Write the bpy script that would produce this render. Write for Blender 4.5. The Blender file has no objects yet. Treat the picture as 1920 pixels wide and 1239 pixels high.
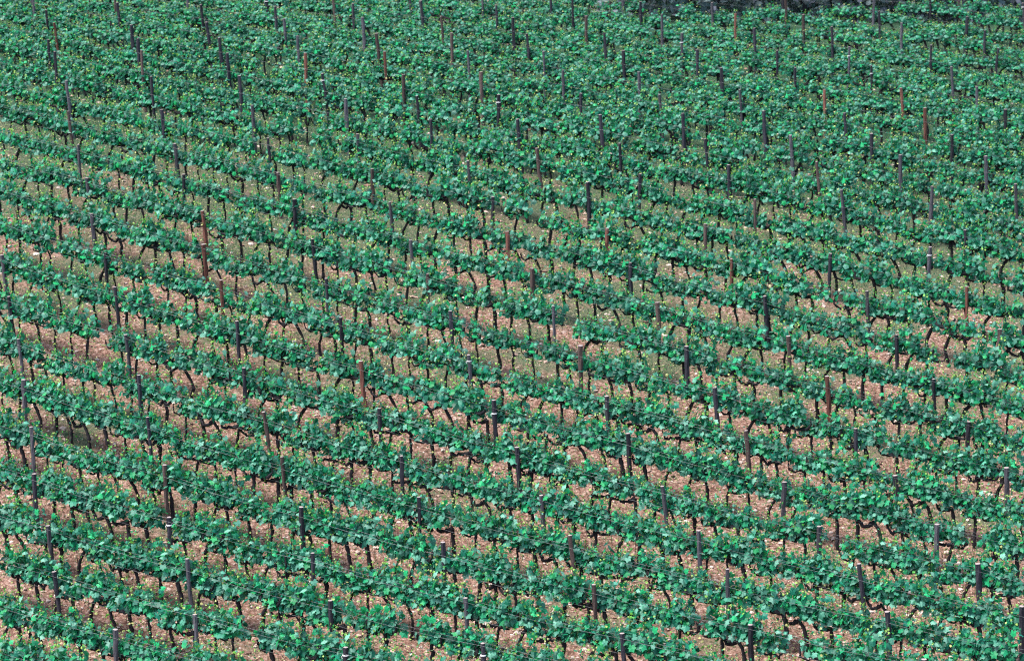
import bpy, math, random
import numpy as np
C = bpy.context.scene
COL = C.collection
R = math.radians

# ------------------------------------------------------------------ camera, sky, sun, exposure
PITCH = R(13)
cam_d = bpy.data.cameras.new('camera')
cam = bpy.data.objects.new('camera', cam_d); COL.objects.link(cam)
cam.location = (0, 0, 0); cam.rotation_euler = (R(90) - PITCH, 0, 0)
cam_d.sensor_width = 36; cam_d.lens = 36 * 4500 / 1920
cam_d.clip_start = 1; cam_d.clip_end = 5000
cam_d.dof.use_dof = True; cam_d.dof.focus_distance = 65; cam_d.dof.aperture_fstop = 1.1
C.camera = cam
SUN_EL, SUN_ROT = R(62), R(-110)      # soft bright light from high on the left
w = bpy.data.worlds.new('World'); C.world = w; w.use_nodes = True
nt = w.node_tree; bg = nt.nodes['Background']
sky = nt.nodes.new('ShaderNodeTexSky'); sky.sky_type = 'NISHITA'; sky.sun_disc = False
sky.sun_elevation = SUN_EL; sky.sun_rotation = SUN_ROT; sky.air_density = 1.0; sky.dust_density = 3.0
nt.links.new(sky.outputs[0], bg.inputs[0]); bg.inputs[1].default_value = 0.125
sl = bpy.data.lights.new('sun', 'SUN'); sl.energy = 2.0; sl.angle = R(18); sl.color = (1, .96, .9)
so = bpy.data.objects.new('sun', sl); COL.objects.link(so)
so.rotation_euler = (R(90) - SUN_EL, 0, R(180) - SUN_ROT)
C.view_settings.view_transform = 'Standard'; C.view_settings.look = 'None'
C.view_settings.exposure = 1.55
C.cycles.use_denoising = False; C.cycles.filter_width = 1.15; C.view_settings.gamma = 1

# ------------------------------------------------------------------ layout of the hillside and its rows
PP = [-7.07723, 63.15244, -0.43675, 2.08068, 1.77713, -1.40073, -0.01105, -0.47842, -0.01808, -1.74804, -15.82635,
      -1.22708, 7.78722, -0.40166, -1.16889, -2.84552, -1.96172, 1.14245, 0.34065, -0.00936, 1.65057]
BAY = 4.4
def ground(X, Y):
    X = np.asarray(X, float); Y = np.asarray(Y, float)
    Xc = np.clip(X, -26, 27); Yc = np.clip(Y, 50, 115)
    a = Xc / 20; b = (Yc - 80) / 30
    z = sum(c * t for c, t in zip(PP[10:], [1, a, b, a*a, a*b, b*b, b**3, a*b*b, a*a*b, a**3, b**4]))
    t = np.clip((Y - 76) / 22, 0, 1)
    return z - .34 * t * t * (3 - 2 * t) + np.clip(Y - 115, 0, 400) * 0.01
def plan(i, j):
    ox, oy, th, Rw, p1, p2, p3, c1, c2, c3 = PP[:10]
    t = (j + 8) / 10
    s = (i - 5) * BAY + p1 * t * 10 + p2 * t * t + p3 * t ** 3
    q = (i - 5) / 5
    n = j * Rw + c1 * q * q + c2 * q * t + c3 * t * t
    return ox + s * math.cos(th) + n * math.sin(th), oy + s * math.sin(th) - n * math.cos(th)
def view(X, Y, Z):                    # where a point shows in the photograph (used to leave out what is out of frame)
    d = Y * math.cos(PITCH) - Z * math.sin(PITCH)
    return 960 + 4500 * X / d, 619.5 - 4500 * (Y * math.sin(PITCH) + Z * math.cos(PITCH)) / d, d
def spot(i, j):
    X, Y = plan(i, j); X2, Y2 = plan(i + .02, j)
    return X, Y, float(ground(X, Y)), math.atan2(Y2 - Y, X2 - X)
def in_field(X, Y): return X < 6 or Y < 111.3 + .42 * (X - 8)
POSTS = {-26: [(13.0, 1.65, 'p'), (14.0, 1.65, 'p')], -25: [(11.35, 1.65, 'p'), (12.35, 1.65, 'p'), (13.35, 1.65, 'p'), (14.35, 1.65, 'p')], -24: [(10.42, 1.65, 'p'), (11.42, 1.65, 'p'), (12.42, 1.65, 'p'), (13.42, 1.42, 'g')], -23: [(8.16, 1.65, 'p'), (9.16, 1.65, 'p'), (10.16, 1.65, 'p'), (11.16, 1.65, 'p'), (12.16, 1.69, 'g'), (13.26, 1.56, 'g')], -22: [(7.08, 1.65, 'p'), (8.08, 1.65, 'p'), (9.08, 1.65, 'p'), (10.08, 1.53, 'g'), (11.06, 1.61, 'g'), (12.08, 1.91, 'g'), (13.06, 1.49, 'g')], -21: [(6.04, 1.65, 'p'), (7.04, 1.65, 'p'), (8.04, 1.65, 'p'), (9.04, 1.65, 'g'), (10.06, 1.76, 'r'), (11.06, 1.83, 'g'), (12.06, 1.65, 'p'), (13.06, 1.65, 'p')], -20: [(5.06, 1.65, 'p'), (6.06, 1.65, 'p'), (7.06, 1.65, 'p'), (8.06, 1.84, 'g'), (9.02, 1.75, 'g'), (9.98, 1.78, 'g'), (10.94, 1.65, 'g'), (11.94, 1.56, 'g')], -19: [(4.04, 1.65, 'p'), (5.04, 1.65, 'p'), (6.04, 1.45, 'g'), (7.01, 1.65, 'p'), (7.98, 1.69, 'g'), (8.98, 1.62, 'g'), (9.94, 1.56, 'g'), (10.86, 1.62, 'g'), (11.86, 1.56, 'g')], -18: [(2.98, 1.65, 'p'), (3.98, 1.65, 'p'), (4.98, 1.65, 'p'), (5.98, 1.74, 'g'), (6.98, 1.65, 'g'), (7.94, 1.63, 'g'), (8.88, 1.61, 'g'), (9.84, 1.58, 'g'), (10.84, 1.56, 'r'), (11.8, 1.53, 'g')], -17: [(2.08, 1.65, 'p'), (3.08, 1.65, 'p'), (4.08, 1.48, 'g'), (5.06, 1.68, 'g'), (6.02, 1.74, 'g'), (6.92, 1.62, 'g'), (7.9, 1.62, 'g'), (8.86, 1.65, 'g'), (9.84, 1.57, 'r'), (10.76, 1.64, 'r')], -16: [(1.04, 1.65, 'p'), (2.04, 1.65, 'p'), (3.04, 1.65, 'p'), (4.04, 1.55, 'g'), (5.0, 1.69, 'g'), (5.94, 1.68, 'g'), (6.88, 1.6, 'g'), (7.82, 1.5, 'g'), (8.78, 1.59, 'g'), (9.74, 1.5, 'g'), (10.7, 1.56, 'g')], -15: [(1.08, 1.65, 'p'), (2.08, 1.65, 'p'), (3.08, 1.63, 'g'), (4.0, 1.65, 'g'), (4.98, 1.71, 'g'), (5.92, 1.71, 'g'), (6.86, 1.65, 'g'), (7.78, 1.47, 'g'), (8.74, 1.67, 'g'), (9.7, 1.7, 'g'), (10.68, 1.81, 'g')], -14: [(1.02, 1.65, 'p'), (2.02, 1.65, 'p'), (3.02, 1.52, 'g'), (4.0, 1.64, 'g'), (4.9, 1.69, 'r'), (5.86, 1.65, 'g'), (6.82, 1.62, 'g'), (7.76, 1.69, 'g'), (8.72, 1.76, 'g'), (9.66, 1.95, 'g'), (10.62, 1.89, 'g')], -13: [(1.12, 1.42, 'g'), (2.08, 1.46, 'g'), (3.04, 1.63, 'g'), (3.94, 1.7, 'r'), (4.92, 1.65, 'g'), (5.84, 1.67, 'g'), (6.78, 1.65, 'p'), (7.72, 1.73, 'g'), (8.68, 1.85, 'g'), (9.64, 1.95, 'g')], -12: [(1.14, 1.6, 'r'), (2.06, 1.65, 'g'), (3.0, 1.79, 'g'), (3.96, 1.79, 'g'), (4.88, 1.73, 'g'), (5.82, 1.72, 'g'), (6.74, 1.71, 'g'), (7.68, 1.86, 'g'), (8.62, 1.95, 'g'), (9.62, 1.65, 'p')], -11: [(1.0, 1.65, 'p'), (2.0, 1.95, 'g'), (3.0, 1.81, 'g'), (4.04, 1.86, 'g'), (4.84, 1.84, 'g'), (5.8, 1.71, 'g'), (6.7, 1.69, 'g'), (7.66, 1.8, 'g'), (9.06, 1.68, 'g')], -10: [(1.0, 1.95, 'g'), (2.0, 1.86, 'g'), (3.0, 1.68, 'g'), (4.0, 1.57, 'g'), (5.0, 1.59, 'g'), (6.04, 1.9, 'g'), (7.02, 1.49, 'g'), (8.02, 1.58, 'g'), (9.06, 1.65, 'r')], -9: [(1.04, 1.81, 'g'), (2.0, 1.62, 'g'), (3.02, 1.56, 'g'), (3.98, 1.42, 'g'), (5.04, 1.54, 'g'), (6.0, 1.48, 'r'), (7.0, 1.55, 'r'), (8.04, 1.66, 'g'), (9.02, 1.55, 'g')], -8: [(0.98, 1.64, 'g'), (2.02, 1.48, 'g'), (2.98, 1.43, 'g'), (3.98, 1.45, 'g'), (4.98, 1.52, 'r'), (5.98, 1.58, 'g'), (7.02, 1.65, 'g'), (8.0, 1.54, 'g')], -7: [(1.0, 1.55, 'g'), (2.0, 1.53, 'g'), (3.0, 1.65, 'p'), (4.0, 1.42, 'g'), (5.0, 1.59, 'g'), (5.98, 1.59, 'g'), (6.96, 1.64, 'g'), (8.0, 1.51, 'g')], -6: [(1.0, 1.54, 'g'), (2.06, 1.55, 'r'), (3.02, 1.65, 'p'), (3.98, 1.58, 'g'), (4.98, 1.67, 'g'), (5.99, 1.65, 'p'), (7.0, 1.79, 'r'), (7.98, 1.55, 'g')], -5: [(-0.04, 1.65, 'p'), (0.96, 1.65, 'p'), (1.96, 1.58, 'r'), (3.0, 1.63, 'g'), (4.0, 1.72, 'g'), (5.0, 1.78, 'g'), (5.98, 1.62, 'g'), (6.96, 1.52, 'g'), (7.96, 1.52, 'g')], -4: [(0.0, 1.65, 'p'), (1.0, 1.65, 'p'), (2.0, 1.76, 'r'), (2.98, 1.69, 'g'), (3.98, 1.67, 'g'), (5.0, 1.59, 'g'), (5.98, 1.68, 'g'), (6.98, 1.51, 'g')], -3: [(0.0, 1.6, 'g'), (1.0, 1.71, 'g'), (2.02, 1.81, 'g'), (3.0, 1.7, 'r'), (4.0, 1.67, 'g'), (4.96, 1.78, 'g'), (6.02, 1.57, 'g'), (7.0, 1.46, 'g')], -2: [(0.0, 1.65, 'p'), (1.0, 1.55, 'g'), (1.96, 1.65, 'g'), (3.0, 1.63, 'g'), (4.0, 1.63, 'g'), (5.0, 1.63, 'g'), (6.02, 1.62, 'g'), (7.0, 1.64, 'g')], -1: [(0.02, 1.62, 'g'), (1.02, 1.69, 'g'), (2.0, 1.73, 'g'), (3.02, 1.61, 'g'), (4.0, 1.58, 'g'), (5.04, 1.73, 'g'), (6.04, 1.87, 'g'), (7.0, 1.7, 'g')], 0: [(0.0, 1.65, 'p'), (1.0, 1.77, 'g'), (2.02, 1.79, 'g'), (3.0, 1.74, 'g'), (4.02, 1.78, 'g'), (5.02, 1.9, 'g'), (5.98, 1.72, 'g')], 1: [(0.0, 1.67, 'g'), (1.04, 1.78, 'g'), (2.04, 1.71, 'g'), (3.02, 1.8, 'g'), (4.0, 1.67, 'g'), (4.96, 1.55, 'g'), (5.96, 1.65, 'p')], 2: [(-0.04, 1.62, 'g'), (0.98, 1.56, 'g'), (2.0, 1.69, 'g'), (3.02, 1.54, 'g'), (4.0, 1.57, 'g')], 3: [(0.0, 1.54, 'g'), (1.02, 1.76, 'g'), (2.0, 1.66, 'g'), (2.98, 1.5, 'g')], 4: [(-0.02, 1.65, 'p'), (0.98, 1.48, 'g'), (1.98, 1.65, 'p')], 5: [(0.35, 1.65, 'p')]}

# ------------------------------------------------------------------ materials
def mat(name, rough=.7, spec=.3):
    m = bpy.data.materials.new(name); m.use_nodes = True
    n = m.node_tree.nodes; b = n['Principled BSDF']
    b.inputs['Roughness'].default_value = rough; b.inputs['Specular IOR Level'].default_value = spec
    return m, m.node_tree, b
def ramp(nt, stops, src=None):
    r = nt.nodes.new('ShaderNodeValToRGB'); e = r.color_ramp.elements
    while len(e) < len(stops): e.new(.5)
    for k, (p, c) in enumerate(stops): e[k].position = p; e[k].color = (*c, 1)
    if src is not None: nt.links.new(src, r.inputs[0])
    return r
def noise(nt, scale, detail=4, vec=None, rough=.6):
    t = nt.nodes.new('ShaderNodeTexNoise'); t.inputs['Scale'].default_value = scale
    t.inputs['Detail'].default_value = detail; t.inputs['Roughness'].default_value = rough
    if vec is not None: nt.links.new(vec, t.inputs['Vector'])
    return t
def mixc(nt, f, a, b, mode='MIX'):
    m = nt.nodes.new('ShaderNodeMix'); m.data_type = 'RGBA'; m.blend_type = mode
    for s, v in ((0, f), (6, a), (7, b)):
        if hasattr(v, 'links'): nt.links.new(v, m.inputs[s])
        elif isinstance(v, tuple): m.inputs[s].default_value = (*v, 1)
        else: m.inputs[s].default_value = v
    return m.outputs[2]
def attr_mat(name, rough, spec, transl=0.0):
    m, nt, b = mat(name, rough, spec)
    a = nt.nodes.new('ShaderNodeAttribute'); a.attribute_name = 'tint'
    nt.links.new(a.outputs['Color'], b.inputs['Base Color'])
    if transl:
        t = nt.nodes.new('ShaderNodeBsdfTranslucent'); mx = nt.nodes.new('ShaderNodeMixShader')
        c = mixc(nt, 1.0, a.outputs['Color'], (1.2, 1.7, .9), 'MULTIPLY')
        nt.links.new(c, t.inputs['Color']); mx.inputs[0].default_value = transl
        nt.links.new(b.outputs[0], mx.inputs[1]); nt.links.new(t.outputs[0], mx.inputs[2])
        nt.links.new(mx.outputs[0], nt.nodes['Material Output'].inputs[0])
    return m
M = {}
M['leaf'] = attr_mat('vine_leaf', .5, .35, .3)
M['stone'] = attr_mat('limestone', .85, .25)
M['herb'] = attr_mat('herbs', .6, .3, .25)
def bark(name, c1, c2, c3, sc=(30, 30, 5)):
    m, nt, b = mat(name, .85, .25)
    tc = nt.nodes.new('ShaderNodeTexCoord'); mp = nt.nodes.new('ShaderNodeMapping')
    mp.inputs['Scale'].default_value = sc; nt.links.new(tc.outputs['Object'], mp.inputs[0])
    n = noise(nt, 1.0, 5, mp.outputs[0], .7)
    n2 = noise(nt, 2.2, 2, tc.outputs['Object'])
    r = ramp(nt, [(.3, c1), (.52, c2), (.75, c3)], n.outputs[0])
    info = nt.nodes.new('ShaderNodeObjectInfo')
    c = mixc(nt, n2.outputs[0], r.outputs[0], c1)
    hs = nt.nodes.new('ShaderNodeHueSaturation'); nt.links.new(c, hs.inputs['Color'])
    mr = nt.nodes.new('ShaderNodeMapRange'); mr.inputs[3].default_value = .65; mr.inputs[4].default_value = 1.4
    nt.links.new(info.outputs['Random'], mr.inputs[0]); nt.links.new(mr.outputs[0], hs.inputs['Value'])
    nt.links.new(hs.outputs[0], b.inputs['Base Color'])
    bp = nt.nodes.new('ShaderNodeBump'); bp.inputs['Strength'].default_value = .8; bp.inputs['Distance'].default_value = .02
    nt.links.new(n.outputs[0], bp.inputs['Height']); nt.links.new(bp.outputs[0], b.inputs['Normal'])
    return m
M['bark'] = bark('vine_bark', (.007, .007, .010), (.018, .016, .020), (.055, .045, .045))
M['grey'] = bark('weathered_grey_wood', (.045, .045, .055), (.09, .085, .10), (.17, .16, .18), (45, 45, 3))
M['dark'] = bark('dark_wood', (.018, .018, .026), (.035, .034, .045), (.08, .075, .09), (45, 45, 3))
M['red'] = bark('reddish_wood', (.09, .038, .03), (.19, .075, .055), (.30, .15, .12), (45, 45, 3))
M['brown'] = bark('brown_wood', (.05, .035, .033), (.10, .068, .062), (.18, .13, .12), (45, 45, 3))
M['cane'] = bark('cane', (.06, .03, .025), (.12, .06, .05), (.2, .12, .09), (45, 45, 3))
m, nt, b = mat('cut_wood', .8, .2); b.inputs['Base Color'].default_value = (.34, .28, .26, 1)
nn = noise(nt, 60, 3); nt.links.new(ramp(nt, [(.3, (.2, .17, .17)), (.7, (.42, .35, .33))], nn.outputs[0]).outputs[0], b.inputs['Base Color']); M['cut'] = m
m, nt, b = mat('galvanised_wire', .45, .5); b.inputs['Metallic'].default_value = .4
nn = noise(nt, 8, 3); nt.links.new(ramp(nt, [(.35, (.06, .065, .07)), (.65, (.18, .19, .20))], nn.outputs[0]).outputs[0], b.inputs['Base Color']); M['wire'] = m
m, nt, b = mat('white_plastic', .5, .5)
nn = noise(nt, 40, 2); nt.links.new(ramp(nt, [(.3, (.6, .6, .62)), (.7, (.8, .8, .8))], nn.outputs[0]).outputs[0], b.inputs['Base Color']); M['tie'] = m
m, nt, b = mat('green_stem', .6, .3)
nn = noise(nt, 10, 2); nt.links.new(ramp(nt, [(.3, (.04, .10, .04)), (.7, (.10, .20, .07))], nn.outputs[0]).outputs[0], b.inputs['Base Color']); M['stem'] = m
# soil
m, nt, b = mat('stony_soil', .95, .15)
tc = nt.nodes.new('ShaderNodeTexCoord'); O = tc.outputs['Object']
n1 = noise(nt, 9, 8, O, .75); n2 = noise(nt, .35, 5, O, .6); n3 = noise(nt, 40, 3, O, .7)
soil = ramp(nt, [(.35, (.035, .018, .014)), (.46, (.15, .078, .057)), (.55, (.29, .175, .14)), (.68, (.54, .42, .36))], n1.outputs[0])
nm = nt.nodes.new('ShaderNodeMath'); nm.operation = 'MULTIPLY_ADD'; nt.links.new(n3.outputs[0], nm.inputs[0]); nm.inputs[1].default_value = .6
n5 = noise(nt, 11, 6, O, .75); nq = nt.nodes.new('ShaderNodeMath'); nq.operation = 'MULTIPLY'; nq.inputs[1].default_value = .4
nt.links.new(n5.outputs[0], nq.inputs[0]); nt.links.new(nq.outputs[0], nm.inputs[2])
dry = ramp(nt, [(.38, (.012, .035, .02)), (.47, (.055, .09, .05)), (.57, (.16, .14, .09)), (.68, (.38, .30, .22))], nm.outputs[0])
sx = nt.nodes.new('ShaderNodeSeparateXYZ'); nt.links.new(O, sx.inputs[0])
mr = nt.nodes.new('ShaderNodeMapRange'); mr.inputs[1].default_value = 62; mr.inputs[2].default_value = 95
mr.inputs[3].default_value = -.04; mr.inputs[4].default_value = .26; nt.links.new(sx.outputs['Y'], mr.inputs[0])
ad = nt.nodes.new('ShaderNodeMath'); ad.operation = 'ADD'; nt.links.new(n2.outputs[0], ad.inputs[0]); nt.links.new(mr.outputs[0], ad.inputs[1])
f = ramp(nt, [(.52, (0, 0, 0)), (.66, (1, 1, 1))], ad.outputs[0])
shaded_grass = ramp(nt, [(.40, (.008, .03, .018)), (.52, (.03, .075, .04)), (.66, (.11, .14, .08))], nm.outputs[0])  # upper slope grass, its green darkened to stand for shade between the rows
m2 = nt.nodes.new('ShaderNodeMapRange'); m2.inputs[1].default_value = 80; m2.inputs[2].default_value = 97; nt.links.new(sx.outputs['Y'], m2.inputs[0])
nt.links.new(mixc(nt, m2.outputs[0], mixc(nt, f.outputs[0], soil.outputs[0], dry.outputs[0]), shaded_grass.outputs[0]), b.inputs['Base Color'])
bp = nt.nodes.new('ShaderNodeBump'); bp.inputs['Strength'].default_value = .9; bp.inputs['Distance'].default_value = .05
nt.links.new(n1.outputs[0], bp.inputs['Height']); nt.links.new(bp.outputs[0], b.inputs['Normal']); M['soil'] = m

# ------------------------------------------------------------------ mesh helpers
class MB:
    """collects vertices, faces (triangles/quads), a colour and a material slot per face"""
    def __init__(s): s.v = []; s.f = []; s.c = []; s.m = []; s.n = 0
    def add(s, v, f, c=(.1, .1, .1), m=0):
        v = np.asarray(v, float).reshape(-1, 3); f = np.asarray(f, int)
        if f.shape[1] == 3: f = np.c_[f, -np.ones(len(f), int)]
        f = np.where(f >= 0, f + s.n, -1)
        s.v.append(v); s.f.append(f); s.n += len(v)
        c = np.asarray(c, float)
        if c.ndim == 1: c = np.tile(c, (len(f), 1))
        s.c.append(c); s.m.append(np.full(len(f), m, int) if np.isscalar(m) else np.asarray(m))
    def arrays(s): return np.vstack(s.v), np.vstack(s.f), np.vstack(s.c), np.concatenate(s.m)
    def build(s, name, mats, parent=None, smooth=False, tint=True):
        return link(name, mesh(name, *s.arrays(), mats, smooth, tint), parent)
def mesh(name, v, f, c, mi, mats, smooth=False, tint=True):
    me = bpy.data.meshes.new(name)
    cnt = np.where(f[:, 3] < 0, 3, 4); tot = np.r_[0, np.cumsum(cnt)[:-1]]
    flat = f.reshape(-1); flat = flat[flat >= 0]
    me.vertices.add(len(v)); me.vertices.foreach_set('co', v.astype(np.float32).ravel())
    me.loops.add(len(flat)); me.loops.foreach_set('vertex_index', flat.astype(np.int32))
    me.polygons.add(len(f)); me.polygons.foreach_set('loop_start', tot.astype(np.int32))
    try: me.polygons.foreach_set('loop_total', cnt.astype(np.int32))
    except Exception: pass
    me.polygons.foreach_set('material_index', mi.astype(np.int32))
    me.polygons.foreach_set('use_smooth', np.full(len(f), smooth))
    if tint:
        a = me.attributes.new('tint', 'FLOAT_COLOR', 'CORNER')
        col = np.repeat(np.c_[c, np.ones(len(c))], cnt, 0)
        a.data.foreach_set('color', col.astype(np.float32).ravel())
    for m_ in mats: me.materials.append(m_)
    me.update(calc_edges=True); me.validate()
    return me
def link(name, data, parent=None):
    o = bpy.data.objects.new(name, data); COL.objects.link(o); o.parent = parent
    return o
def tube(mb, pts, rad, sides=6, m=0, c=(.1, .1, .1), cap=True, rnd=None, capm=None):
    pts = np.asarray(pts, float); n = len(pts); rad = np.broadcast_to(rad, n)
    T = np.gradient(pts, axis=0); T /= np.linalg.norm(T, axis=1)[:, None] + 1e-9
    ref = np.array([0, 1, 0.]) if abs(T[:, 1]).mean() < .8 else np.array([1, 0, 0.])
    A = np.cross(T, ref); A /= np.linalg.norm(A, axis=1)[:, None] + 1e-9
    Bv = np.cross(T, A)
    an = np.arange(sides) * 2 * np.pi / sides
    rr = rad[:, None] * (1 if rnd is None else rnd.uniform(.8, 1.2, (n, sides)))
    v = pts[:, None] + A[:, None] * (np.cos(an) * rr)[..., None] + Bv[:, None] * (np.sin(an) * rr)[..., None]
    k = np.arange(sides); f = []
    for q in range(n - 1):
        f.append(np.c_[q * sides + k, (q + 1) * sides + k, (q + 1) * sides + (k + 1) % sides, q * sides + (k + 1) % sides])
    mb.add(v, np.vstack(f), c, m)
    if cap:
        for e, end in ((0, 0), (n - 1, 1)):
            vv = np.vstack([v[e], pts[e] + T[e] * rad[e] * .12 * (1 if end else -1)])
            fc = np.c_[k, (k + 1) % sides, np.full(sides, sides)] if not end else np.c_[(k + 1) % sides, k, np.full(sides, sides)]
            mb.add(vv, fc, c, m if capm is None or not end else capm)
# grape leaf: lobed outline fanned round a point on the midrib, folded and drooping
LEAF_HI = np.array([(0, .06), (-.26, -.16), (-.54, .04), (-.42, .25), (-.56, .56), (-.26, .66), (0, 1.0),
                    (.26, .66), (.56, .56), (.42, .25), (.54, .04), (.26, -.16)])
LEAF_LO = np.array([(0, 0), (-.46, -.12), (-.40, .26), (-.52, .58), (0, 1.0), (.52, .58), (.40, .26), (.46, -.12)])
def leaves(mb, P, D, N, S, Cc, shape, m=0, rs=None):
    """P base point, D direction of the blade, N its normal, S length, Cc colour"""
    k = len(P); D = D / np.linalg.norm(D, axis=1)[:, None]
    X = np.cross(D, N); X /= np.linalg.norm(X, axis=1)[:, None] + 1e-9; N = np.cross(X, D)
    o = np.vstack([shape, [(0, .38)]]); q = len(shape)
    wid = rs.uniform(.85, 1.1, k)[:, None]; fold = rs.uniform(.1, .55, k)[:, None]; dr = rs.uniform(-.1, .5, k)[:, None]
    x = o[None, :, 0] * wid; y = o[None, :, 1] + 0 * wid
    z = -fold * np.abs(x) - dr * y * y + rs.normal(0, .03, (k, q + 1))
    v = P[:, None] + S[:, None, None] * (x[..., None] * X[:, None] + y[..., None] * D[:, None] + z[..., None] * N[:, None])
    a = np.arange(q); base = np.arange(k)[:, None] * (q + 1)
    f = np.stack([base + q + 0 * a, base + a, base + (a + 1) % q], -1).reshape(-1, 3)
    mb.add(v.reshape(-1, 3), f, np.repeat(Cc, q, 0), m)
PAL = np.array([(.008, .18, .09), (.010, .26, .115), (.005, .10, .065), (.015, .34, .13), (.07, .28, .20), (.012, .19, .125), (.14, .35, .27), (.04, .23, .15), (.09, .30, .22), (.11, .31, .23), (.06, .26, .18), (.008, .22, .10), (.005, .08, .055), (.015, .30, .10), (.01, .15, .10), (.006, .12, .07)])  # pale mints paint in sky sheen as well as the paler leaf undersides
YEL = np.array([(.16, .40, .06), (.32, .50, .12), (.10, .38, .07), (.50, .50, .20)])
def leafcol(rs, k, yel=0.0):
    c = PAL[rs.integers(0, len(PAL), k)] * rs.uniform(.55, 1.3, (k, 1))
    y = rs.random(k) < yel
    c[y] = YEL[rs.integers(0, len(YEL), y.sum())] * rs.uniform(.7, 1.1, (y.sum(), 1))
    return c
WIRE_Z = 1.52; ARM_Z = 1.12

def smooth_path(P, k=3):
    P = np.asarray(P, float); out = []
    for a in range(len(P) - 1):
        p0, p1, p2, p3 = P[max(a - 1, 0)], P[a], P[a + 1], P[min(a + 2, len(P) - 1)]
        for t in np.arange(k) / k:
            out.append(.5 * (2 * p1 + (p2 - p0) * t + (2 * p0 - 5 * p1 + 4 * p2 - p3) * t * t + (3 * p1 - p0 - 3 * p2 + p3) * t ** 3))
    out.append(P[-1]); return np.array(out)

def vine_meshes(seed, lo=False, style=0):
    """returns trunk, cordon, foliage, suckers builders of one vine; x runs along the row"""
    rs = np.random.default_rng(seed)
    trunk, cord, fol = MB(), MB(), MB()
    sd = 1 if rs.random() < .6 else -1
    hx = rs.uniform(-.05, .22) * sd; hz = ARM_Z + rs.uniform(-.14, .03); hy = rs.uniform(-.04, .04)
    kink = rs.uniform(-.09, .09)
    tp = [(0, 0, -.08), (rs.uniform(-.02, .02), rs.uniform(-.02, .02), .12), (kink, rs.uniform(-.04, .04), hz * .45),
          (kink * .4 + hx * .3, hy, hz * .74), (hx, hy, hz)]
    tp = smooth_path(tp, 2 if lo else 4); tp[1:-1] += rs.normal(0, .009, (len(tp) - 2, 3))
    n = len(tp); r0 = rs.uniform(.040, .062)
    rad = r0 * (1 - .25 * np.linspace(0, 1, n)) * rs.uniform(.85, 1.22, n); rad[0] *= 1.35; rad[-1] *= 1.25
    tube(trunk, tp, rad, 4 if lo else 7, rnd=rs)
    # arms: thick old wood that leaves the head, dips and rises along the wire
    arms = []
    for d in ((sd, -sd) if rs.random() < .55 else (sd,)):
        L = rs.uniform(.34, .62) if d == sd else rs.uniform(.18, .35)
        dip = rs.uniform(.03, .15)
        pts = [(hx, hy, hz), (hx + d * L * .3, hy + rs.uniform(-.05, .05), hz - dip * rs.uniform(.2, 1)),
               (hx + d * L * .65, rs.uniform(-.06, .06), hz - dip), (hx + d * L * .95, rs.uniform(-.05, .05), hz + rs.uniform(-.03, .06)),
               (hx + d * L, rs.uniform(-.05, .05), hz + rs.uniform(.08, .2))]
        pp = smooth_path(pts, 1 if lo else 3); pp[1:-1] += rs.normal(0, .016, (len(pp) - 2, 3)); arms.append(pp)
        tube(cord, pp, np.linspace(r0 * .95, r0 * .42, len(pp)) * rs.uniform(.7, 1.4, len(pp)), 4 if lo else 6, rnd=rs)
    if not lo:                                  # spurs
        for _ in range(rs.integers(3, 6)):
            a = arms[rs.integers(len(arms))]; p = a[rs.integers(1, len(a))]
            q = p + np.array([rs.uniform(-.06, .06), rs.uniform(-.05, .05), rs.uniform(.06, .14)])
            tube(cord, [p, (p + q) / 2 + rs.normal(0, .01, 3), q], [.014, .012, .009], 5)
    # shoots with leaves
    nsh = {0: 10, 1: 7, 2: 12}[style] - (1 if lo else 0)
    P, D, N, S, Cc = [], [], [], [], []
    xs = np.linspace(-.33, .33, nsh) + rs.uniform(-.04, .04, nsh)
    for x0 in xs:
        z0 = ARM_Z + rs.uniform(-.06, .08)
        H = rs.uniform(.44, .80) * {0: 1, 1: .8, 2: 1.12}[style]
        if rs.random() < .28: H += .2
        base = np.array([x0, rs.uniform(-.05, .07), z0]); top = base + [rs.normal(0, .07), rs.normal(.05, .08), H]
        mid = (base + top) / 2 + [rs.normal(0, .03), rs.normal(.02, .05), 0]
        sp = smooth_path([base, mid, top], 3)
        if not lo: tube(fol, sp, np.linspace(.006, .003, len(sp)), 3, m=1, cap=False)
        elif rs.random() < .5: tube(fol, sp[[0, 3, -1]], [.006, .005, .003], 3, m=1, cap=False)
        nl = rs.integers(17, 24) - (3 if lo else 0) - (3 if style == 1 else 0)
        for t in (np.arange(nl) + rs.uniform(0, 1, nl)) / nl:
            p = base + (top - base) * t + (mid - (base + top) / 2) * 4 * t * (1 - t)
            ang = rs.uniform(0, 2 * np.pi); off = rs.uniform(.03, .20) * (1 - .65 * t)
            out = np.array([math.cos(ang), math.sin(ang), 0])
            p = p + out * off + [0, 0, rs.uniform(-.1, .04)]
            p[2] = max(p[2], ARM_Z - .02 + .07 * rs.random())
            if p[1] < -.15: p[1] = rs.uniform(-.15, -.02)
            tip = t > .78 or rs.random() < .12
            s = rs.uniform(.035, .065) if tip else rs.uniform(.10, .205) * (1 - .2 * t)
            dirn = out * rs.uniform(.5, 1) + [0, 0, rs.uniform(.2, .9) if tip else rs.uniform(-1.5, .1)]
            nrm = np.array([out[0] * .8 + rs.normal(0, .45), out[1] * .8 - .3 + rs.normal(0, .5), rs.uniform(.1, 1.0)])
            P.append(p); D.append(dirn); N.append(nrm); S.append(s)
            Cc.append(leafcol(rs, 1, .65 if tip else .004)[0])
    leaves(fol, np.array(P), np.array(D), np.array(N), np.array(S), np.array(Cc), LEAF_LO if lo else LEAF_HI, 0, rs)
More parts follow.
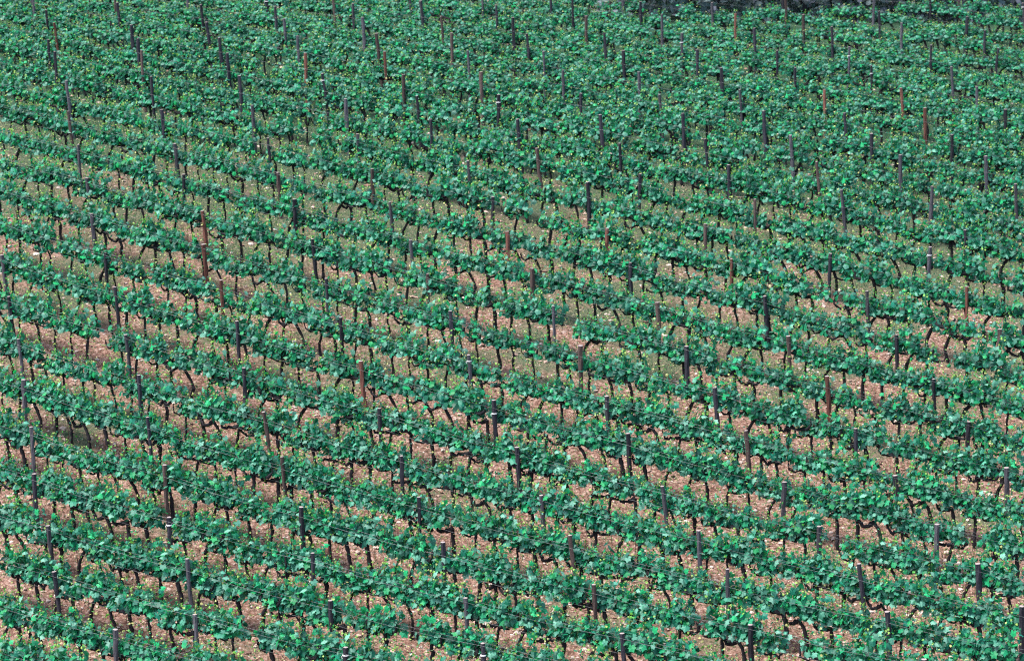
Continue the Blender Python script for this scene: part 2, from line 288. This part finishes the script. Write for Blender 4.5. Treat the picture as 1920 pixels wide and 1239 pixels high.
    # pale young suckers on the trunk and under the arm
    k = int(rs.integers(22, 38)); P = np.empty((k, 3))
    for q in range(k):
        if rs.random() < .45: P[q] = tp[rs.integers(2, n)] + rs.normal(0, .035, 3)
        else: a = arms[rs.integers(len(arms))]; P[q] = a[rs.integers(len(a))] + [rs.normal(0, .08), rs.normal(-.05, .08), rs.uniform(-.42, .04)]
    D = rs.normal(0, 1, (k, 3)); D[:, 2] = rs.uniform(-.3, .8, k); N = rs.normal(0, .5, (k, 3)); N[:, 2] += 1
    leaves(fol, P, D, N, rs.uniform(.035, .075, k), leafcol(rs, k, .85), LEAF_LO, 0, rs)
    return trunk, cord, fol

# ------------------------------------------------------------------ terrain
def axis(dense, far):
    return np.unique(np.r_[-np.geomspace(far, 60, 14), dense, np.geomspace(60, far, 14)])
xs = axis(np.arange(-30, 31, .3), 1500)
ys = np.unique(np.r_[-np.geomspace(800, 30, 8), np.arange(0, 50, 5), np.arange(50, 118, .3), 118 + np.geomspace(1, 2500, 24)])
GX, GY = np.meshgrid(xs, ys)
rs = np.random.default_rng(5)
bump = rs.normal(0, .022, GX.shape) * ((np.abs(GX) < 31) & (GY > 48) & (GY < 118))
GZ = ground(GX, GY) + bump
v = np.stack([GX, GY, GZ], -1).reshape(-1, 3); nx, ny = len(xs), len(ys)
k = (np.arange(ny - 1)[:, None] * nx + np.arange(nx - 1)).ravel()
g = MB(); g.add(v, np.c_[k, k + 1, k + nx + 1, k + nx])
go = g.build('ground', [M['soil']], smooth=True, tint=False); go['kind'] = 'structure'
go['label'] = 'reddish stony vineyard soil with dry grass between the rows of vines'
go['category'] = 'ground'

# scattered stones, grass and weeds
def scatter(n, rs, bias=1.0, inband=None):
    out = []
    while len(out) < n:
        Y = 52 + 70 * rs.random(n * 3) ** bias; X = rs.uniform(-27, 28, n * 3)
        Z = ground(X, Y); x, y, d = view(X, Y, Z)
        ok = (x > -40) & (x < 1960) & (y > -20) & (y < 1290) & ((X < 6) | (Y < 112 + .42 * (X - 8)))
        out += list(np.c_[X, Y, Z][ok])
    return np.array(out[:n])
def blotch(P, s, ph):                    # smooth patches, 0..1
    x, y = P[:, 0] * s, P[:, 1] * s
    return .5 + .25 * (np.sin(x + 1.7 * np.sin(y * .7 + ph)) + np.sin(y * 1.3 + 1.3 * np.sin(x * .9 + ph * 2)))
rs = np.random.default_rng(11)
P = scatter(75000, rs, 1.35)
keep = rs.random(len(P)) < np.clip(1.25 - blotch(P, .55, 1.0), .15, 1) * np.clip((103 - P[:, 1]) / 35, .12, 1)
P = P[keep]; k = len(P)
ico = np.array([(0, 0, 1), (.9, 0, .35), (.28, .86, .3), (-.73, .53, .4), (-.7, -.5, .35), (.3, -.85, .4), (.7, .5, -.4), (-.3, .85, -.4), (-.9, 0, -.4), (-.25, -.85, -.4), (.72, -.5, -.4)])
fi = np.array([(0, 1, 2), (0, 2, 3), (0, 3, 4), (0, 4, 5), (0, 5, 1), (1, 6, 2), (2, 7, 3), (3, 8, 4), (4, 9, 5), (5, 10, 1), (2, 6, 7), (3, 7, 8), (4, 8, 9), (5, 9, 10), (1, 10, 6)])
size = rs.lognormal(-3.45, .5, k).clip(.012, .10)
sc = np.stack([size * rs.uniform(.8, 1.5, k), size * rs.uniform(.8, 1.3, k), size * rs.uniform(.45, .8, k)], -1)
an = rs.uniform(0, 6.28, k)
V = ico[None] * sc[:, None] * rs.uniform(.6, 1.3, (k, 11, 1))
V = np.stack([V[..., 0] * np.cos(an)[:, None] - V[..., 1] * np.sin(an)[:, None], V[..., 0] * np.sin(an)[:, None] + V[..., 1] * np.cos(an)[:, None], V[..., 2]], -1) + P[:, None]
base = np.array([(.42, .28, .235), (.54, .41, .36), (.31, .175, .14), (.56, .46, .42), (.22, .13, .105)])
cc = base[rs.integers(0, 5, k)] * rs.uniform(.75, 1.15, (k, 1))
g = MB(); g.add(V.reshape(-1, 3), (np.arange(k)[:, None, None] * 11 + fi[None]).reshape(-1, 3), np.repeat(cc, len(fi), 0))
o = g.build('stones', [M['stone']]); o['kind'] = 'stuff'; o['category'] = 'stones'
o['label'] = 'loose pinkish limestone rubble strewn over the soil between vine rows'
rs = np.random.default_rng(12)
P = scatter(170000, rs, .95)
keep = rs.random(len(P)) < np.clip(blotch(P, .55, 1.0) * 1.1 - .05 + np.clip((P[:, 1] - 80) / 30, 0, .8), .06, 1)
P = P[keep]; k = len(P)
h = rs.uniform(.05, .22, k) * (1 + .5 * blotch(P, 1.1, 3)); a = rs.uniform(0, 6.28, k); wd = rs.uniform(.005, .013, k)
ln = rs.uniform(.1, .7, k) * h; b_ = rs.uniform(0, 6.28, k)
p1 = P + np.stack([np.cos(a) * wd, np.sin(a) * wd, 0 * a - .01], -1); p2 = P - np.stack([np.cos(a) * wd, np.sin(a) * wd, 0 * a + .01], -1)
p3 = P + np.stack([np.cos(b_) * ln, np.sin(b_) * ln, h], -1)
gc = np.array([(.04, .15, .06), (.06, .20, .08), (.12, .20, .08), (.30, .27, .16), (.03, .13, .07)])
V = np.stack([p1, p2, p3], 1).reshape(-1, 3)
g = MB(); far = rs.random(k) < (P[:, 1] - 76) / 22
g.add(V, np.arange(3 * k).reshape(-1, 3), np.where(far[:, None], gc[4] * .8, gc[rs.integers(0, 5, k)]) * rs.uniform(.7, 1.2, (k, 1)))  # upper blades go dark green, carrying the shade between rows in their colour
o = g.build('grass', [M['herb']]); o['kind'] = 'stuff'; o['category'] = 'grass'
o['label'] = 'short green and straw coloured grass growing between the vine rows'
rs = np.random.default_rng(13)
P = scatter(120000, rs, 1.2); k = len(P); P[:, 2] += rs.uniform(.01, .12, k)
D = rs.normal(0, 1, (k, 3)); D[:, 2] = rs.uniform(-.2, .5, k); N = rs.normal(0, .45, (k, 3)); N[:, 2] += 1
g = MB(); cc = np.array([(.30, .40, .12), (.45, .46, .24), (.10, .26, .09), (.05, .18, .09), (.54, .50, .34), (.50, .54, .24), (.04, .16, .08)])[rs.integers(0, 7, k)] * rs.uniform(.7, 1.15, (k, 1))
leaves(g, P, D, N, rs.uniform(.025, .07, k), cc, np.array([(0, 0), (-.4, .5), (0, 1), (.4, .5)]), 0, rs)
o = g.build('weeds', [M['herb']]); o['kind'] = 'stuff'; o['category'] = 'weeds'
o['label'] = 'small pale leaved weeds and shoots dotted over the ground'

# ------------------------------------------------------------------ rows, counted upward from the bottom left corner
ORD = ['', 'first', 'second', 'third', 'fourth', 'fifth', 'sixth', 'seventh', 'eighth', 'ninth', 'tenth', 'eleventh', 'twelfth', 'thirteenth',
       'fourteenth', 'fifteenth', 'sixteenth', 'seventeenth', 'eighteenth', 'nineteenth', 'twentieth', 'twenty-first', 'twenty-second',
       'twenty-third', 'twenty-fourth', 'twenty-fifth', 'twenty-sixth', 'twenty-seventh', 'twenty-eighth', 'twenty-ninth', 'thirtieth',
       'thirty-first', 'thirty-second', 'thirty-third', 'thirty-fourth', 'thirty-fifth', 'thirty-sixth']
GAPS = [(853, 515), (1070, 585), (1773, 672), (1663, 1005), (187, 636), (350, 548), (743, 1075), (925, 375), (1577, 540), (1485, 1185),
        (300, 985), (460, 1190), (495, 1200), (1240, 160), (1330, 250), (1745, 235), (505, 110), (1655, 252), (1890, 905), (1300, 1160), (1545, 1010), (60, 870)]
rsv = np.random.default_rng(77)
slots = []
JS = list(range(6, -28, -1))
for j in JS:
    for k in range(-40, 125):
        s = k / 7 + 1 / 14 + rsv.uniform(-.014, .014)
        X, Y, Z, th = spot(s, j)
        x, y, d = view(X, Y, Z + 1.45)
        xb, yb, _ = view(X, Y, Z + 1.9)
        if not (-22 < x < 1942 and yb < 1245 and y > -45) or not in_field(X, Y): continue
        if any(abs(x - a) < 15 and abs(y - b) < 15 for a, b in GAPS): continue
        if rsv.random() < .008: continue
        X -= math.sin(th) * .10; Y += math.cos(th) * .10
        slots.append(dict(j=j, s=s, X=X, Y=Y, Z=Z, th=th, d=d, x=x, seen=(0 < x < 1920 and 5 < y < 1225)))
rows = sorted({q['j'] for q in slots}, reverse=True)
ROWNO = {j: n + 1 for n, j in enumerate(rows)}
print('slots', len(slots), 'rows', len(rows))

# ------------------------------------------------------------------ posts
LOOK = {'grey': ('grey', 'weathered grey'), 'dark': ('dark', 'dark'), 'red': ('red', 'reddish'), 'brown': ('brown', 'brown')}
rsp = np.random.default_rng(21); post_s = {}
npost = 0
for j in sorted(POSTS, reverse=True):
    lst = POSTS[j]; vis = []
    for s, h, kd in lst:
        X, Y, Z, th = spot(s, j)
        if not in_field(X, Y - 1.5): continue
        vis.append((s, h, kd, X, Y, Z, th))
    post_s[j] = [q[0] for q in vis]
    rows_no = ROWNO.get(j)
    if rows_no is None: continue
    for q, (s, h, kd, X, Y, Z, th) in enumerate(vis):
        t = min(max((Y - 76) / 22, 0), 1); h += .39 * t * t * (3 - 2 * t) + .07
        look = 'red' if kd == 'r' else ['grey', 'grey', 'dark', 'dark', 'dark', 'brown'][rsp.integers(6)]
        if kd == 'p': h += float(rsp.uniform(-.15, .12))
        lx = rsp.normal(.055, .035) * h; ly = rsp.normal(0, .03) * h; r = rsp.uniform(.052, .075)
        mb = MB(); n = 8; t = np.linspace(0, 1, n)
        bow = rsp.normal(0, .015)
        pts = np.c_[lx * (1 - t) + bow * np.sin(t * 3.1), ly * (1 - t), -.12 + (h + .12) * t]
        rr = r * (1.08 - .16 * t) * rsp.uniform(.95, 1.05, n)
        tube(mb, pts, rr, 8, rnd=np.random.default_rng(int(rsp.integers(1e6))), capm=1)
        o = mb.build('vineyard_post', [M[LOOK[look][0]], M['cut']], tint=False)
        o.location = (X + math.sin(th) * .09, Y - math.cos(th) * .09, Z); npost += 1
        tie = rsp.random() < .07
        if tie:
            tb = MB(); zt = h - rsp.uniform(.18, .4); tt = (zt + .12) / (h + .12)
            c0 = np.array([lx * (1 - tt) + bow * math.sin(tt * 3.1), ly * (1 - tt), zt])
            tube(tb, [c0 - [0, 0, .012], c0 + [0, 0, .012]], r * 1.2, 10, cap=True)
            tube(tb, [c0 + [-r * 1.1, -r * .4, 0], c0 + [-r * 1.5, -r * .7, -.03], c0 + [-r * 1.2, -r * .8, -.07]], .006, 4)
            to = tb.build('wire_tie', [M['tie']], o, tint=False)
        o['category'] = 'post'; o['group'] = 'wooden posts carrying the trellis wires'
        o['label'] = '%s post%s, %s along the %s row up from bottom left corner' % (
            LOOK[look][1], ' with white tie' if tie else '', ORD[q + 1], ORD[rows_no])
print('posts', npost)

# ------------------------------------------------------------------ trellis wires, strung from post to post
for j in rows:
    S = sorted(post_s.get(j, []))
    ss = np.array([q['s'] for q in slots if q['j'] == j]); lo_, hi_ = ss.min() - .5, ss.max() + .5
    levels = [('upper front', WIRE_Z, -.15), ('upper back', WIRE_Z + .04, -.02), ('lower', ARM_Z - .04, -.03)] if j > -9 else [('upper', WIRE_Z, -.15)]
    for nm, z, off in levels:
        S2 = [a for a in S if lo_ < a < hi_]; S2 = [lo_] + S2 + [hi_]
        pts = []
        for a, b_ in zip(S2[:-1], S2[1:]):
            if b_ - a < 1e-3: continue
            Xa, Ya, Za, th = spot(a, j); Xb, Yb, Zb, _ = spot(b_, j)
            for t in np.arange(6) / 6:
                X, Y = plan(a + (b_ - a) * t, j)
                Zg = Za + (Zb - Za) * t
                Zg = .5 * Zg + .5 * float(ground(X, Y))
                pts.append((X - math.sin(th) * off, Y + math.cos(th) * off, Zg + z - .05 * 4 * t * (1 - t) * (b_ - a)))
        pts.append(tuple(np.array(pts[-1]) + [.3, -.1, 0]))
        mb = MB(); tube(mb, pts, .0038, 4)
        o = mb.build('trellis_wire', [M['wire']], tint=False, smooth=True)
        o['category'] = 'wire'; o['group'] = 'trellis wires strung along the vine rows'
        o['label'] = 'thin grey %s trellis wire of the %s row up from bottom left corner' % (nm, ORD[ROWNO[j]])

# ------------------------------------------------------------------ vines: the 300 that show largest as plants of their own
near = sorted([q for q in slots if q['seen']], key=lambda q: q['d'])[:300]
for q in near: q['near'] = True
STY = [('leafy', 0), ('thin-leaved', 1), ('bushy', 2)]
protos = []
for k in range(24):
    st = [0, 1, 2, 0, 0, 2, 1, 0][k % 8]
    tr, co, fo = vine_meshes(100 + k, False, st)
    root = bpy.data.objects.new('grapevine', None); COL.objects.link(root); root.empty_display_size = .2
    tr.build('trunk', [M['bark']], root, smooth=True, tint=False)
    co.build('cordon', [M['bark']], root, smooth=True, tint=False)
    fo.build('foliage', [M['leaf'], M['stem']], root)
    protos.append([root, st, False])
byrow = {}
for q in near: byrow.setdefault(q['j'], []).append(q)
rsn = np.random.default_rng(31); idx = 0; canes = 0
NAME = {0: 'leafy', 1: 'thin-leaved', 2: 'bushy'}
for j, L in byrow.items():
    L.sort(key=lambda q: q['s']); S = sorted(post_s.get(j, [])); cnt = {}
    for q in L:
        k = int(rsn.integers(len(protos))) if idx >= len(protos) else idx
        root, st, used = protos[k]
        if not used: o = root; protos[k][2] = True
        else:
            o = root.copy(); COL.objects.link(o)
            for ch in list(root.children):
                c = ch.copy(); COL.objects.link(c); c.parent = o
        flip = math.pi if rsn.random() < .0 else 0
        o.location = (q['X'], q['Y'], q['Z'])
        o.rotation_euler = (rsn.normal(0, .03), rsn.normal(0, .03), q['th'] + flip + rsn.normal(0, .1))
        sc = rsn.uniform(.9, 1.1); o.scale = (sc * rsn.uniform(.95, 1.12), sc, sc * rsn.uniform(.96, 1.05))
        b_ = sum(1 for a in S if a < q['s']); cnt[b_] = cnt.get(b_, 0) + 1
        if b_ == 0: where = '%s before first post' % ORD[cnt[b_]]
        else: where = '%s past %s post' % (ORD[cnt[b_]], ORD[b_])
        q['where'] = where
        o['label'] = '%s grapevine, %s in %s row up from bottom left corner' % (NAME[st], where, ORD[ROWNO[j]])
        o['category'] = 'vine'; o['group'] = 'grapevines trained along the trellis rows'
        idx += 1
        if rsn.random() < .34:
            mb = MB(); hh = rsn.uniform(.95, 1.35); l1, l2 = rsn.normal(0, .05, 2)
            tube(mb, [(0, 0, -.05), (l1 * .5, l2 * .5, hh * .5), (l1, l2, hh)], [.010, .009, .008], 5)
            c = mb.build('training_stake', [M['cane']], tint=False)
            c.location = (q['X'] - .09 * math.cos(q['th']), q['Y'] - .09 * math.sin(q['th']) - .04, q['Z']); canes += 1
            c['category'] = 'stake'; c['group'] = 'thin canes staking the vine trunks'
            c['label'] = 'thin cane by vine %s in %s row up from bottom left corner' % (where, ORD[ROWNO[j]])
print('near vines', idx, 'canes', canes)

# the vines farther up the slope, one mass
lows = [[b.arrays() for b in vine_meshes(300 + k, True, [0, 2, 1][k % 3])] for k in range(18)]
big = MB(); mats = [M['leaf'], M['stem'], M['bark']]; rsf = np.random.default_rng(41)
VV, FF, CCc, MM = [], [], [], []; nv = 0
far_n = 0
for q in slots:
    if q.get('near'): continue
    far_n += 1
    a = q['th'] + rsf.normal(0, .1); sc = rsf.uniform(.88, 1.1); sz = sc * rsf.uniform(.95, 1.06)
    ca, sa = math.cos(a), math.sin(a); lx = rsf.normal(0, .03)
    for pi, (v, f, c, mi) in enumerate(lows[rsf.integers(len(lows))]):
        low = 1.04 - .34 * min(max((q['Y'] - 84) / 18, 0), 1)
        v = v.copy(); up = v[:, 2] > ARM_Z; v[up, 2] = ARM_Z + (v[up, 2] - ARM_Z) * low
        x = v[:, 0] * sc * 1.05 + lx * v[:, 2]; y = v[:, 1] * sc * (.4 + .6 * low)
        VV.append(np.c_[q['X'] + ca * x - sa * y, q['Y'] + sa * x + ca * y, q['Z'] + v[:, 2] * sz])
        FF.append(np.where(f >= 0, f + nv, -1)); nv += len(v)
        CCc.append(c * rsf.uniform(.85, 1.15)); MM.append(np.full(len(f), 2) if pi < 2 else mi)
o = link('distant_vines', mesh('distant_vines', np.vstack(VV), np.vstack(FF), np.vstack(CCc), np.concatenate(MM), mats))
o['kind'] = 'stuff'; o['category'] = 'vines'
o['label'] = 'rows of green grapevines merging together farther up the slope'
print('far vines', far_n, 'verts', nv)

# ------------------------------------------------------------------ dark wood behind the top edge of the vineyard
rs = np.random.default_rng(51)
wb = MB()
m_w = M['herb']
for k in range(34):
    X = rs.uniform(6, 34); Y = 115 + .42 * (X - 8) + rs.uniform(0, 14); Z = float(ground(X, Y))
    tube(wb, smooth_path([(X, Y, Z - .2), (X + rs.normal(0, .3), Y, Z + 2), (X + rs.normal(0, .6), Y, Z + 5)], 3), np.linspace(.16, .07, 7) * rs.uniform(.7, 1.3), 6, m=1)
kk = 52000
X = rs.uniform(4, 38, kk); Y = 115 + .42 * (X - 8) + rs.uniform(0, 18, kk); Z = ground(X, Y) + rs.uniform(0, 1, kk) ** 1.4 * 8
P = np.c_[X, Y, Z]; D = rs.normal(0, 1, (kk, 3)); N = rs.normal(0, .6, (kk, 3)); N[:, 2] += .8
cc = np.array([(.10, .16, .17), (.15, .20, .20), (.20, .21, .25)])[rs.integers(0, 3, kk)]
leaves(wb, P, D, N, rs.uniform(.15, .4, kk), cc, LEAF_LO, 0, rs)
o = wb.build('woods', [m_w, M['bark']]); o['kind'] = 'stuff'; o['category'] = 'woods'
o['label'] = 'dark shadowy wood behind the top edge of the vineyard'
